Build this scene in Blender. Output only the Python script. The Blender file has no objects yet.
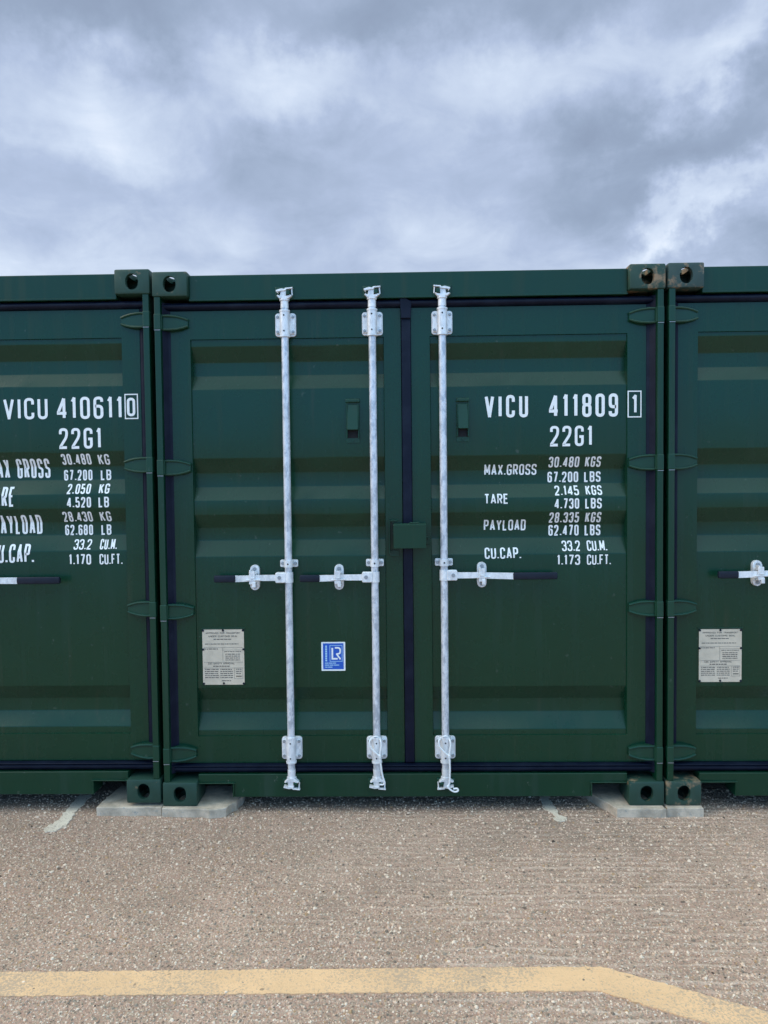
import bpy, bmesh, math, random
from mathutils import Vector, Matrix
R = math.radians
random.seed(7)
scene = bpy.context.scene
col = scene.collection

# ------------------------------------------------------------------ camera
CAMP = (-0.0470, -3.5458, 1.5598)
PITCH, YAW, ROLL, FPX = -0.03590, 0.02068, -0.010686, 740.0
cd = bpy.data.cameras.new('camera'); cam = bpy.data.objects.new('camera', cd); col.objects.link(cam)
cd.sensor_fit = 'VERTICAL'; cd.sensor_height = 36.0; cd.sensor_width = 27.0
cd.lens = FPX / 1024 * 36.0
cd.clip_start = 0.05; cd.clip_end = 3000
fw = Vector((-math.sin(YAW) * math.cos(PITCH), math.cos(YAW) * math.cos(PITCH), math.sin(PITCH)))
rt = Vector((math.cos(YAW), math.sin(YAW), 0)); up = rt.cross(fw)
r2 = math.cos(ROLL) * rt + math.sin(ROLL) * up; u2 = -math.sin(ROLL) * rt + math.cos(ROLL) * up
m = Matrix((r2, u2, -fw)).transposed().to_4x4(); m.translation = Vector(CAMP)
cam.matrix_world = m
scene.camera = cam
scene.render.resolution_x = 768; scene.render.resolution_y = 1024

# ------------------------------------------------------------------ world: overcast sky, cloud layers over a Nishita sky
SUN_EL, SUN_AZ = 38.0, 264.0         # azimuth clockwise from +Y: behind the camera, a little to the left
def pixdir(px, py):
    return (fw + r2 * ((px - 384) / FPX) + u2 * ((512 - py) / FPX)).normalized()
w = bpy.data.worlds.new('World'); scene.world = w; w.use_nodes = True
N = w.node_tree.nodes; L = w.node_tree.links; N.clear()
def nd(t, **k):
    n = N.new(t)
    for a, b in k.items(): setattr(n, a, b)
    return n
def mth(op, a, b=None, c=None, clamp=False):
    n = nd('ShaderNodeMath', operation=op); n.use_clamp = clamp
    for i, v in enumerate((a, b, c)):
        if v is None: continue
        if isinstance(v, (int, float)): n.inputs[i].default_value = v
        else: L.new(v, n.inputs[i])
    return n.outputs[0]
def nd_map(v_, a, b):
    n = nd('ShaderNodeMapRange'); L.new(v_, n.inputs[0]); n.inputs[1].default_value = a; n.inputs[2].default_value = b; return n.outputs[0]
tc = nd('ShaderNodeTexCoord'); nrm = nd('ShaderNodeVectorMath', operation='NORMALIZE'); L.new(tc.outputs['Generated'], nrm.inputs[0])
DIR = nrm.outputs[0]
sky = nd('ShaderNodeTexSky', sky_type='NISHITA'); sky.sun_disc = False
sky.sun_elevation = R(SUN_EL); sky.sun_rotation = R(SUN_AZ)
def noise(vec, sc, det, rough, dist=0.0):
    n = nd('ShaderNodeTexNoise'); n.inputs['Scale'].default_value = sc; n.inputs['Detail'].default_value = det
    n.inputs['Roughness'].default_value = rough; n.inputs['Distortion'].default_value = dist; L.new(vec, n.inputs['Vector']); return n
# flatten the direction onto a cloud layer so that the forms close up towards the horizon
sep = nd('ShaderNodeSeparateXYZ'); L.new(DIR, sep.inputs[0])
zc = mth('MAXIMUM', sep.outputs[2], 0.0)
den = mth('ADD', zc, 0.22)
cx_ = mth('DIVIDE', sep.outputs[0], den); cy_ = mth('DIVIDE', sep.outputs[1], den)
cmb = nd('ShaderNodeCombineXYZ'); L.new(cx_, cmb.inputs[0]); L.new(cy_, cmb.inputs[1])
PL = cmb.outputs[0]
n1 = noise(PL, 1.7, 5, 0.5, 0.25)
n2 = noise(PL, 4.6, 8, 0.58, 0.55)
n3 = noise(DIR, 3.2, 4, 0.55, 0.2)
# warped direction for the placed masses
wv = nd('ShaderNodeVectorMath', operation='MULTIPLY_ADD'); L.new(noise(DIR, 6.0, 6, 0.62).outputs['Color'], wv.inputs[0])
wv.inputs[1].default_value = (0.30, 0.30, 0.22); wv.inputs[2].default_value = (-0.15, -0.15, -0.11)
wa = nd('ShaderNodeVectorMath', operation='ADD'); L.new(DIR, wa.inputs[0]); L.new(wv.outputs[0], wa.inputs[1])
WD = wa.outputs[0]
def blob(px, py, sx, sy, amp, rot=0.0):
    d = pixdir(px, py)
    rr = d.cross(Vector((0, 0, 1))).normalized(); uu = rr.cross(d)
    a = rr * math.cos(rot) + uu * math.sin(rot); b = -rr * math.sin(rot) + uu * math.cos(rot)
    def dt(v, s):
        n = nd('ShaderNodeVectorMath', operation='DOT_PRODUCT'); L.new(WD, n.inputs[0]); n.inputs[1].default_value = v
        q = mth('SUBTRACT', n.outputs['Value'], v.dot(d)); q = mth('DIVIDE', q, s / FPX); return mth('MULTIPLY', q, q)
    e = mth('ADD', dt(a, sx), dt(b, sy))
    front = nd('ShaderNodeVectorMath', operation='DOT_PRODUCT'); L.new(DIR, front.inputs[0]); front.inputs[1].default_value = d
    g = mth('POWER', 2.718, mth('MULTIPLY', e, -0.5))
    g = mth('MULTIPLY', g, mth('GREATER_THAN', front.outputs['Value'], 0.2))
    return mth('MULTIPLY', g, amp)
blobs = [(95, 105, 75, 36, .36, 0), (290, 70, 60, 28, .24, -.5), (440, 60, 120, 30, .26, .1), (590, 75, 90, 30, .30, .25),
         (735, 40, 50, 18, .34, .5), (712, 200, 70, 12, .34, .72), (640, 258, 60, 10, .14, .3), (420, 250, 120, 26, .14, 0), (60, 250, 110, 30, .14, 0),
         (180, 215, 60, 40, .12, .5), (380, 8, 260, 28, -.26, 0), (60, 15, 90, 30, -.14, 0), (745, 250, 36, 26, -.30, 0), (640, 160, 80, 26, -.14, .2),
         (740, 120, 60, 26, -.14, .3), (270, 150, 90, 30, -.16, .2), (60, 195, 90, 20, -.10, 0), (480, 190, 100, 26, -.06, 0)]
acc = None
for b in blobs:
    o = blob(*b); acc = o if acc is None else mth('ADD', acc, o)
v = mth('MULTIPLY_ADD', n1.outputs['Fac'], 0.55, 0.10)
v = mth('ADD', v, mth('MULTIPLY_ADD', n2.outputs['Fac'], 0.50, -0.25))
v = mth('ADD', v, mth('MULTIPLY_ADD', n3.outputs['Fac'], 0.35, -0.16))
v = mth('ADD', v, mth('MULTIPLY', acc, 0.86))
v = mth('ADD', v, mth('MULTIPLY', nd_map(sep.outputs[2], 0.42, 0.27), 0.085))
cr = nd('ShaderNodeValToRGB'); L.new(v, cr.inputs[0])
e = cr.color_ramp.elements
e[0].position = 0.0; e[0].color = (0.190, 0.236, 0.330, 1)
e[1].position = 1.0; e[1].color = (0.80, 0.84, 0.90, 1)
for p, c in ((0.25, (0.250, 0.312, 0.425, 1)), (0.48, (0.350, 0.420, 0.565, 1)), (0.70, (0.500, 0.575, 0.700, 1))):
    q = e.new(p); q.color = c
# overhead and behind the camera the layer is thinner and brighter
ov = nd('ShaderNodeMapRange'); L.new(sep.outputs[2], ov.inputs[0]); ov.inputs[1].default_value = 0.55; ov.inputs[2].default_value = 1.0
ov.inputs[3].default_value = 1.0; ov.inputs[4].default_value = 1.2
bk = nd('ShaderNodeMapRange'); L.new(sep.outputs[1], bk.inputs[0]); bk.inputs[1].default_value = 0.3; bk.inputs[2].default_value = -0.6
bk.inputs[3].default_value = 1.0; bk.inputs[4].default_value = 1.55
gain = mth('MULTIPLY', mth('MULTIPLY', ov.outputs[0], bk.outputs[0]), 10.0)
cs = nd('ShaderNodeVectorMath', operation='SCALE'); L.new(cr.outputs[0], cs.inputs[0]); L.new(gain, cs.inputs['Scale'])
# towards the zenith the sheet is thin and bright
zen = nd('ShaderNodeMix', data_type='RGBA'); L.new(nd_map(mth('ADD', sep.outputs[2], mth('MULTIPLY', nd_map(sep.outputs[1], 0.1, -0.3), 0.20)), 0.575, 0.76), zen.inputs['Factor'])
L.new(cs.outputs[0], zen.inputs['A'])
zs_ = nd('ShaderNodeVectorMath', operation='SCALE'); zs_.inputs[0].default_value = (8.6, 11.8, 14.2); L.new(mth('MULTIPLY_ADD', n1.outputs['Fac'], .8, .62), zs_.inputs['Scale']); L.new(zs_.outputs[0], zen.inputs['B'])
# behind the camera the cloud breaks up into clear blue
brk = mth('MULTIPLY', nd_map(sep.outputs[1], 0.0, -0.45), nd_map(sep.outputs[2], 0.60, 0.42))
tint = nd('ShaderNodeMix', data_type='RGBA'); L.new(brk, tint.inputs['Factor']); L.new(zen.outputs['Result'], tint.inputs['A'])
tm = nd('ShaderNodeVectorMath', operation='MULTIPLY'); L.new(cs.outputs[0], tm.inputs[0]); tm.inputs[1].default_value = (0.56, 1.04, 1.45); L.new(tm.outputs[0], tint.inputs['B'])
mx = nd('ShaderNodeMix', data_type='RGBA'); mx.inputs['Factor'].default_value = 0.93
L.new(sky.outputs[0], mx.inputs['A']); L.new(tint.outputs['Result'], mx.inputs['B'])
bg = nd('ShaderNodeBackground'); bg.inputs['Strength'].default_value = 0.1; L.new(mx.outputs['Result'], bg.inputs['Color'])
wo = nd('ShaderNodeOutputWorld'); L.new(bg.outputs[0], wo.inputs['Surface'])

sl = bpy.data.lights.new('sun', 'SUN'); sl.energy = 1.5; sl.angle = R(45); sl.color = (1.0, 0.81, 0.59)
so = bpy.data.objects.new('sun', sl); col.objects.link(so)
az = R(SUN_AZ); el = R(SUN_EL)
sdir = Vector((math.sin(az) * math.cos(el), math.cos(az) * math.cos(el), math.sin(el)))
so.rotation_euler = sdir.to_track_quat('Z', 'Y').to_euler(); so.location = (-7, -3, 9)

vs = scene.view_settings
vs.view_transform = 'Standard'; vs.look = 'None'; vs.gamma = 1; vs.use_curve_mapping = False; vs.exposure = 0.45

# ------------------------------------------------------------------ materials
def material(name, color, rough=0.5, metal=0.0, spec=0.5, build=None):
    mt = bpy.data.materials.new(name); mt.use_nodes = True
    if name.startswith('green_paint'): spec = .36
    nt = mt.node_tree; bs = nt.nodes['Principled BSDF']
    bs.inputs['Base Color'].default_value = (*color, 1); bs.inputs['Roughness'].default_value = rough
    bs.inputs['Metallic'].default_value = metal; bs.inputs['Specular IOR Level'].default_value = spec
    if build: build(nt, bs)
    return mt
class G:
    """small node graph helper"""
    def __init__(s, nt): s.nt = nt; s.co = nt.nodes.new('ShaderNodeTexCoord').outputs['Object']; s.geo = None
    def world(s):
        g = s.nt.nodes.new('ShaderNodeNewGeometry'); return g.outputs['Position']
    def mapping(s, vec, scale=(1, 1, 1), loc=(0, 0, 0), rot=(0, 0, 0)):
        n = s.nt.nodes.new('ShaderNodeMapping'); s.nt.links.new(vec, n.inputs[0])
        n.inputs['Scale'].default_value = scale; n.inputs['Location'].default_value = loc; n.inputs['Rotation'].default_value = rot; return n.outputs[0]
    def noise(s, vec, sc, det=4, rough=0.55, dist=0.0):
        n = s.nt.nodes.new('ShaderNodeTexNoise'); s.nt.links.new(vec, n.inputs['Vector'])
        n.inputs['Scale'].default_value = sc; n.inputs['Detail'].default_value = det; n.inputs['Roughness'].default_value = rough; n.inputs['Distortion'].default_value = dist
        return n.outputs['Fac']
    def voro(s, vec, sc, feat='F1', out='Distance', rnd=1.0):
        n = s.nt.nodes.new('ShaderNodeTexVoronoi'); n.feature = feat; s.nt.links.new(vec, n.inputs['Vector']); n.inputs['Scale'].default_value = sc
        n.inputs['Randomness'].default_value = rnd
        return n.outputs[out]
    def ramp(s, fac, stops, interp='LINEAR'):
        n = s.nt.nodes.new('ShaderNodeValToRGB'); s.nt.links.new(fac, n.inputs[0]); n.color_ramp.interpolation = interp
        el = n.color_ramp.elements
        while len(el) < len(stops): el.new(0.5)
        for k, (p, c) in enumerate(stops):
            el[k].position = p
            el[k].color = (*c, 1) if not isinstance(c, (int, float)) else (c, c, c, 1)
        return n.outputs[0]
    def mix(s, f, a, b, blend='MIX'):
        n = s.nt.nodes.new('ShaderNodeMix'); n.data_type = 'RGBA'; n.blend_type = blend
        for k, vv in (('Factor', f), ('A', a), ('B', b)):
            if isinstance(vv, (int, float)):
                n.inputs[k].default_value = vv if k == 'Factor' else (vv, vv, vv, 1)
            elif isinstance(vv, tuple): n.inputs[k].default_value = (*vv, 1)
            else: s.nt.links.new(vv, n.inputs[k])
        return n.outputs['Result']
    def m(s, op, a, b=0.0, c=None, clamp=False):
        n = s.nt.nodes.new('ShaderNodeMath'); n.operation = op; n.use_clamp = clamp
        for i, vv in enumerate((a, b, c)):
            if vv is None: continue
            if isinstance(vv, (int, float)): n.inputs[i].default_value = vv
            else: s.nt.links.new(vv, n.inputs[i])
        return n.outputs[0]
    def bump(s, bs, h, strength, dist):
        n = s.nt.nodes.new('ShaderNodeBump'); s.nt.links.new(h, n.inputs['Height'])
        n.inputs['Strength'].default_value = strength; n.inputs['Distance'].default_value = dist
        s.nt.links.new(n.outputs[0], bs.inputs['Normal'])
    def sep(s, vec):
        n = s.nt.nodes.new('ShaderNodeSeparateXYZ'); s.nt.links.new(vec, n.inputs[0]); return n.outputs

def paint(color, wear=0.0, rough=0.27, seed=0.0, dirt=0.35):
    def f(nt, bs):
        g = G(nt); co = g.mapping(g.world(), loc=(seed, 0, seed * .3))
        streak = g.noise(g.mapping(co, scale=(9, 9, .55)), 1.6, 5, .6)
        blot = g.noise(co, 1.7, 4, .6)
        fine = g.noise(co, 60, 3, .6)
        c = g.mix(g.ramp(blot, [(.35, 0.0), (.7, 1.0)]), color, tuple(x * k for x, k in zip(color, (1.22, 1.10, 1.04))))
        dm = g.m('MULTIPLY', g.ramp(streak, [(.52, 0.0), (.75, 1.0)]), dirt)
        c = g.mix(g.m('MULTIPLY', dm, .22), c, (.075, .080, .070))
        run = g.noise(g.mapping(co, loc=(7, 0, 2), scale=(26, 26, .8)), 1.0, 4, .6)
        c = g.mix(g.m('MULTIPLY', g.ramp(run, [(.62, 0.0), (.78, 1.0)]), .16), c, (.10, .075, .05))
        # chalky specks and tiny scuffs
        sp = g.ramp(g.noise(co, 34, 2, .5), [(.735, 0.0), (.76, 1.0)])
        c = g.mix(g.m('MULTIPLY', sp, .16), c, (.20, .22, .20))
        # pale scuffs low down, where forks and boots reach
        zz = g.sep(g.world())[2]
        low = g.m('LESS_THAN', zz, .17)
        sc = g.ramp(g.noise(g.mapping(co, scale=(1, 1, .55)), 26, 5, .7), [(.66, 0.0), (.70, 1.0)])
        c = g.mix(g.m('MULTIPLY', g.m('MULTIPLY', sc, low), .45), c, (.17, .19, .17))
        if wear > 0:
            wn = g.noise(g.mapping(co, loc=(3, 5, 1)), 13, 6, .65)
            wm = g.ramp(wn, [(.64 - wear * .22, 0.0), (.74 - wear * .22, 1.0)])
            wc = g.mix(g.noise(co, 45, 3, .6), (.28, .12, .045), (.45, .34, .21))
            c = g.mix(g.m('MULTIPLY', wm, .7), c, wc)
        nt.links.new(c, bs.inputs['Base Color'])
        r = g.m('MULTIPLY_ADD', g.noise(co, 7, 4, .6), .18, rough - .09)
        r = g.m('ADD', r, g.m('MULTIPLY', dm, .35))
        nt.links.new(r, bs.inputs['Roughness'])
        h = g.m('ADD', g.m('MULTIPLY', g.noise(co, 2.6, 2, .4), 1.0), g.m('MULTIPLY', fine, .012))
        g.bump(bs, h, 0.30, 0.012)
    return f
GREEN = (0.0022, 0.0345, 0.0165)
M = {}
M['green'] = material('green_paint', GREEN, build=paint(GREEN))
M['green2'] = material('green_paint_frame', GREEN, build=paint((.0025, .0355, .0172), rough=.32, seed=4, dirt=.6))
M['green3'] = material('green_paint_hinge', GREEN, build=paint((.0055, .044, .0240), rough=.36, seed=9))
M['cast'] = material('green_paint_casting', GREEN, build=paint((.018, .054, .038), wear=.12, rough=.5, seed=2.3))
M['castrust'] = material('green_paint_rusty', GREEN, build=paint((.022, .058, .042), wear=.62, rough=.55, seed=6.1))
M['castpale'] = material('green_paint_faded', GREEN, build=paint((.034, .064, .056), wear=.50, rough=.55, seed=11.4))
def rub(nt, bs):
    g = G(nt); co = g.world()
    c = g.mix(g.ramp(g.noise(co, 9, 5, .6), [(.45, 0.0), (.8, 1.0)]), (.0018, .0048, .0165), (.010, .016, .032))
    nt.links.new(c, bs.inputs['Base Color']); g.bump(bs, g.noise(co, 22, 3, .5), .25, .004)
M['rubber'] = material('navy_rubber', (.006, .010, .030), .5, spec=.2, build=rub)
def galv(b0, b1, metal):
    def f(nt, bs):
        g = G(nt); co = g.world()
        sp = g.voro(g.mapping(co, scale=(1, 1, .55)), 110, out='Color')
        n = g.noise(g.mapping(co, scale=(1, 1, .5)), 42, 5, .65)
        c = g.mix(g.ramp(n, [(.40, 0.0), (.54, 1.0)]), b0, b1)
        nn = nt.nodes.new('ShaderNodeSeparateColor'); nt.links.new(sp, nn.inputs[0])
        c = g.mix(g.m('MULTIPLY', nn.outputs[0], .30), c, (.44, .47, .52))
        big = g.noise(g.mapping(co, scale=(3, 3, .8)), 3.5, 4, .6)
        c = g.mix(g.m('MULTIPLY', g.ramp(big, [(.5, 0.0), (.72, 1.0)]), .35), c, (.50, .50, .47))
        nt.links.new(c, bs.inputs['Base Color'])
        nt.links.new(g.m('MULTIPLY_ADD', n, .3, .28), bs.inputs['Roughness']); g.bump(bs, n, .35, .0015)
    return f
M['galv'] = material('galvanised_steel', (.6, .62, .66), .45, .35, build=galv((.46, .50, .55), (.80, .82, .85), .45))
M['zinc'] = material('zinc_casting', (.7, .72, .75), .45, .2, build=galv((.74, .75, .75), (.92, .92, .91), .08))
M['bolt'] = material('dull_bolt', (.34, .36, .38), .45, .5)
M['black'] = material('black_hole', (.004, .004, .005), .8)
def grp(nt, bs):
    g = G(nt); n = g.noise(g.world(), 30, 4, .6)
    nt.links.new(g.mix(n, (.004, .007, .016), (.014, .020, .034)), bs.inputs['Base Color'])
M['grip'] = material('black_grip_rubber', (.012, .015, .028), .5, spec=.25, build=grp)
M['tie'] = material('white_plastic', (.82, .82, .80), .4)
M['white'] = material('white_vinyl', (.82, .84, .84), .45,
    build=lambda nt, bs: (lambda g: nt.links.new(g.mix(g.ramp(g.noise(g.world(), 40, 4, .6), [(.5, 0.0), (.85, 1.0)]), (.90, .90, .87), (.74, .75, .72)), bs.inputs['Base Color']))(G(nt)))
def plat(nt, bs):
    g = G(nt); co = g.world(); n = g.noise(co, 22, 5, .6)
    c = g.mix(g.ramp(n, [(.4, 0.0), (.7, 1.0)]), (.68, .57, .43), (.57, .48, .36))
    nt.links.new(c, bs.inputs['Base Color'])
M['plate'] = material('aged_plate', (.58, .52, .44), .5, build=plat)
M['ink'] = material('grey_ink', (.10, .085, .075), .7)
M['blue'] = material('blue_sticker', (.012, .10, .50), .35)
M['pale'] = material('pale_blue_print', (.42, .66, .86), .4)
def conc(nt, bs):
    g = G(nt); co = g.world()
    n = g.noise(co, 9, 6, .65); f = g.noise(co, 90, 4, .7)
    c = g.mix(g.ramp(n, [(.40, 0.0), (.62, 1.0)]), (.64, .53, .40), (.36, .30, .225))
    c = g.mix(g.ramp(f, [(.58, 0.0), (.66, 1.0)]), c, (.32, .32, .29))
    nt.links.new(c, bs.inputs['Base Color']); g.bump(bs, g.m('ADD', n, g.m('MULTIPLY', f, .4)), .6, .008)
M['slab'] = material('cast_concrete', (.4, .4, .37), .85, build=conc)
def underside(nt, bs): pass
M['floor'] = material('dark_underframe', (.012, .016, .014), .8)

def pavement(nt, bs):
    g = G(nt); co = g.world()
    xyz = g.sep(co)
    big = g.noise(co, .9, 5, .6)
    mid = g.noise(co, 6, 5, .65)
    # matrix colour
    c = g.mix(g.ramp(big, [(.35, 0.0), (.68, 1.0)]), (.400, .248, .180), (.530, .348, .258))
    c = g.mix(g.m('MULTIPLY', g.ramp(mid, [(.4, 0.0), (.7, 1.0)]), .5), c, (.345, .235, .165))
    # aggregate: cells with their own colour, two sizes
    def cells(sc, thr, amt, c, seed):
        vec = g.mapping(co, loc=(seed, seed * 2, 0))
        colr = g.voro(vec, sc, out='Color'); d = g.voro(vec, sc)
        nn = nt.nodes.new('ShaderNodeSeparateColor'); nt.links.new(colr, nn.inputs[0])
        tone = g.ramp(nn.outputs[0], [(0, (.15, .115, .085)), (.08, (.24, .185, .135)), (.30, (.34, .27, .195)), (.52, (.45, .355, .25)), (.70, (.54, .445, .325)), (.86, (.38, .24, .13)), (.90, (.74, .66, .54))], 'CONSTANT')
        mask = g.m('MULTIPLY', g.m('LESS_THAN', d, thr), amt)
        keep = g.m('GREATER_THAN', nn.outputs[1], .25)
        return g.mix(g.m('MULTIPLY', mask, keep), c, tone), d
    c, d1 = cells(190, .46, .75, c, 3.1)
    c, d2 = cells(95, .40, .80, c, 7.7)
    # raked ridges run along x; they fade in towards the right
    wob = g.m('MULTIPLY_ADD', g.noise(g.mapping(co, scale=(.8, 1.6, 1)), 4, 5, .7), .085, 0.0)
    yy = g.m('ADD', xyz[1], wob)
    rid = g.m('SINE', g.m('MULTIPLY', yy, 2 * math.pi / .042))
    rmask = g.m('MULTIPLY', g.ramp(g.m('MULTIPLY_ADD', xyz[0], .32, .5), [(.22, .10), (.62, 1.0)]), g.ramp(g.noise(g.mapping(co, scale=(.6, 2.4, 1)), 7, 4, .65), [(.40, 0.0), (.60, 1.0)]))
    rid = g.m('MULTIPLY', rid, rmask)
    c = g.mix(g.m('MULTIPLY', g.m('MAXIMUM', rid, 0.0), .55), c, (.70, .54, .42))
    # ground colour darkens from the foot of the containers backwards
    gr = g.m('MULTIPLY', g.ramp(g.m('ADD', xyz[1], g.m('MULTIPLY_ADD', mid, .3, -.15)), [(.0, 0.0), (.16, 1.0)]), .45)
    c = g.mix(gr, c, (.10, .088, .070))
    st = g.ramp(g.noise(g.mapping(co, loc=(2, 9, 0)), 2.1, 6, .62), [(.50, 0.0), (.66, 1.0)])
    c = g.mix(g.m('MULTIPLY', st, .26), c, (.17, .135, .10))
    # a few oil drips and leaf-brown specks
    sp = g.ramp(g.noise(co, 21, 2, .4), [(.735, 0.0), (.75, 1.0)])
    c = g.mix(g.m('MULTIPLY', sp, .75), c, (.075, .060, .048))
    nt.links.new(c, bs.inputs['Base Color'])
    h = g.m('MULTIPLY', g.m('SUBTRACT', .5, d1), .35)
    h = g.m('ADD', h, g.m('MULTIPLY', g.m('SUBTRACT', .5, d2), .9))
    h = g.m('ADD', h, g.m('MULTIPLY', rid, .55)); h = g.m('ADD', h, g.m('MULTIPLY', g.noise(co, 140, 4, .7), .6))
    g.bump(bs, h, .9, .0045)
M['ground'] = material('exposed_aggregate_concrete', (.25, .22, .19), .9, spec=.3, build=pavement)
def chip(nt, bs):
    g = G(nt); gi = nt.nodes.new('ShaderNodeNewGeometry'); r = gi.outputs['Random Per Island']
    c = g.ramp(r, [(0, (.22, .17, .125)), (.07, (.33, .26, .19)), (.26, (.49, .34, .25)), (.46, (.61, .44, .32)), (.62, (.44, .28, .15)), (.67, (.68, .50, .36)), (.86, (.82, .66, .50)), (.992, (.08, .055, .04))], 'CONSTANT')
    nt.links.new(c, bs.inputs['Base Color'])
M['chip'] = material('stone_chippings', (.4, .35, .3), .8, spec=.3, build=chip)
def linep(base, worn, amt):
    def f(nt, bs):
        g = G(nt); co = g.world(); wr = g.noise(g.mapping(co, loc=(4, 1, 0)), 2.6, 5, .65)
        n = g.noise(co, 5, 5, .6); f = g.noise(co, 130, 4, .7)
        c = g.mix(g.ramp(n, [(.35, 0.0), (.7, 1.0)]), base, tuple(x * .86 for x in base))
        str_ = g.noise(g.mapping(co, scale=(6, 26, 1), rot=(0, 0, .5)), 2.5, 4, .6)
        c = g.mix(g.m('MULTIPLY', g.ramp(str_, [(.4, 0.0), (.75, 1.0)]), .30), c, tuple(min(1, x * 1.16) for x in base))
        c = g.mix(g.m('MULTIPLY', g.ramp(g.m('MULTIPLY_ADD', wr, .55, g.m('MULTIPLY_ADD', f, .8, -.10)), [(.56, 0.0), (.66, 1.0)]), amt), c, worn)
        sp = g.ramp(g.noise(co, 30, 2, .4), [(.72, 0.0), (.74, 1.0)])
        c = g.mix(g.m('MULTIPLY', sp, .6), c, (.14, .11, .08))
        nt.links.new(c, bs.inputs['Base Color']); g.bump(bs, g.m('ADD', f, g.m('MULTIPLY', str_, .6)), .8, .003)
    return f
M['yellow'] = material('faded_yellow_paint', (.6, .44, .23), .75, spec=.3, build=linep((.80, .51, .275), (.47, .34, .23), .9))
M['wpaint'] = material('worn_white_paint', (.5, .5, .47), .8, spec=.3, build=linep((.80, .70, .55), (.46, .36, .27), .7))

# ------------------------------------------------------------------ mesh helpers
def finish(name, bm, mat, parent=None, sharp=19, loc=None):
    bmesh.ops.recalc_face_normals(bm, faces=bm.faces)
    sa = R(sharp)
    for e_ in bm.edges:
        if len(e_.link_faces) == 2: e_.smooth = e_.calc_face_angle(0) < sa
        else: e_.smooth = False
    for f in bm.faces: f.smooth = True
    me = bpy.data.meshes.new(name); bm.to_mesh(me); bm.free()
    mats = mat if isinstance(mat, (list, tuple)) else [mat]
    for q in mats: me.materials.append(M[q])
    o = bpy.data.objects.new(name, me); col.objects.link(o)
    if parent: o.parent = parent
    if loc: o.location = loc
    return o
def box(bm, x0, x1, y0, y1, z0, z1, bev=0.0, seg=1, mi=0):
    r = bmesh.ops.create_cube(bm, size=1.0)
    vs_ = r['verts']
    for v_ in vs_:
        v_.co = Vector(((x0 + x1) / 2 + v_.co.x * (x1 - x0), (y0 + y1) / 2 + v_.co.y * (y1 - y0), (z0 + z1) / 2 + v_.co.z * (z1 - z0)))
    fs = set(f for v_ in vs_ for f in v_.link_faces)
    for f in fs: f.material_index = mi
    if bev > 0:
        es = set(e_ for v_ in vs_ for e_ in v_.link_edges)
        rr = bmesh.ops.bevel(bm, geom=list(es), offset=bev, segments=seg, profile=.5, affect='EDGES')
        for f in rr['faces']: f.material_index = mi
        return list(set(v_ for f in rr['faces'] for v_ in f.verts))
    return vs_
def cyl(bm, c0, c1, r0, r1=None, n=20, mi=0):
    c0 = Vector(c0); c1 = Vector(c1); r1 = r0 if r1 is None else r1
    d = c1 - c0
    q = d.to_track_quat('Z', 'Y').to_matrix().to_4x4(); q.translation = (c0 + c1) / 2
    r = bmesh.ops.create_cone(bm, cap_ends=True, segments=n, radius1=r0, radius2=r1, depth=d.length, matrix=q)
    for f in set(f for v_ in r['verts'] for f in v_.link_faces): f.material_index = mi
    return r['verts']
def prism(bm, pts, y0, y1, mi=0, bev=0.0):
    """polygon in x,z extruded along y"""
    a = [bm.verts.new((x, y0, z)) for x, z in pts]; b = [bm.verts.new((x, y1, z)) for x, z in pts]
    fs = [bm.faces.new(a), bm.faces.new(b[::-1])]
    n = len(pts)
    for i in range(n): fs.append(bm.faces.new((a[i], b[i], b[(i + 1) % n], a[(i + 1) % n])))
    for f in fs: f.material_index = mi
    if bev > 0:
        rr = bmesh.ops.bevel(bm, geom=list(fs[0].edges), offset=bev, segments=1, profile=.5, affect='EDGES')
        for f in rr['faces']: f.material_index = mi
def rrect(x0, x1, z0, z1, r, n=4):
    p = []
    for cx, cz, a0 in ((x1 - r, z1 - r, 0), (x0 + r, z1 - r, 90), (x0 + r, z0 + r, 180), (x1 - r, z0 + r, 270)):
        for k in range(n + 1):
            a = R(a0 + 90 * k / n); p.append((cx + r * math.cos(a), cz + r * math.sin(a)))
    return p
def tube(bm, pts, r, n=8):
    pts = [Vector(p) for p in pts]; rings = []
    for i, p in enumerate(pts):
        d = (pts[min(i + 1, len(pts) - 1)] - pts[max(i - 1, 0)]).normalized()
        a = d.cross(Vector((0.13, 1, 0.07))).normalized(); b = d.cross(a)
        rings.append([bm.verts.new(p + r * (math.cos(2 * math.pi * k / n) * a + math.sin(2 * math.pi * k / n) * b)) for k in range(n)])
    for i in range(len(rings) - 1):
        for k in range(n): bm.faces.new((rings[i][k], rings[i][(k + 1) % n], rings[i + 1][(k + 1) % n], rings[i + 1][k]))
    bm.faces.new(rings[0]); bm.faces.new(rings[-1][::-1])
def spline(P, n=8):
    P = [Vector(p) for p in P]; out = []
    for i in range(len(P) - 1):
        p0 = P[max(i - 1, 0)]; p1 = P[i]; p2 = P[i + 1]; p3 = P[min(i + 2, len(P) - 1)]
        for k in range(n):
            t = k / n
            out.append(.5 * ((2 * p1) + (p2 - p0) * t + (2 * p0 - 5 * p1 + 4 * p2 - p3) * t * t + (3 * p1 - p0 - 3 * p2 + p3) * t ** 3))
    out.append(P[-1]); return out
def empty(name, loc=(0, 0, 0), rot=(0, 0, 0)):
    o = bpy.data.objects.new(name, None); col.objects.link(o); o.location = loc; o.rotation_euler = rot; o.empty_display_size = .2; return o
def tag(o, label=None, cat=None, group=None, kind=None):
    if label: o['label'] = label
    if cat: o['category'] = cat
    if group: o['group'] = group
    if kind: o['kind'] = kind
    return o

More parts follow.
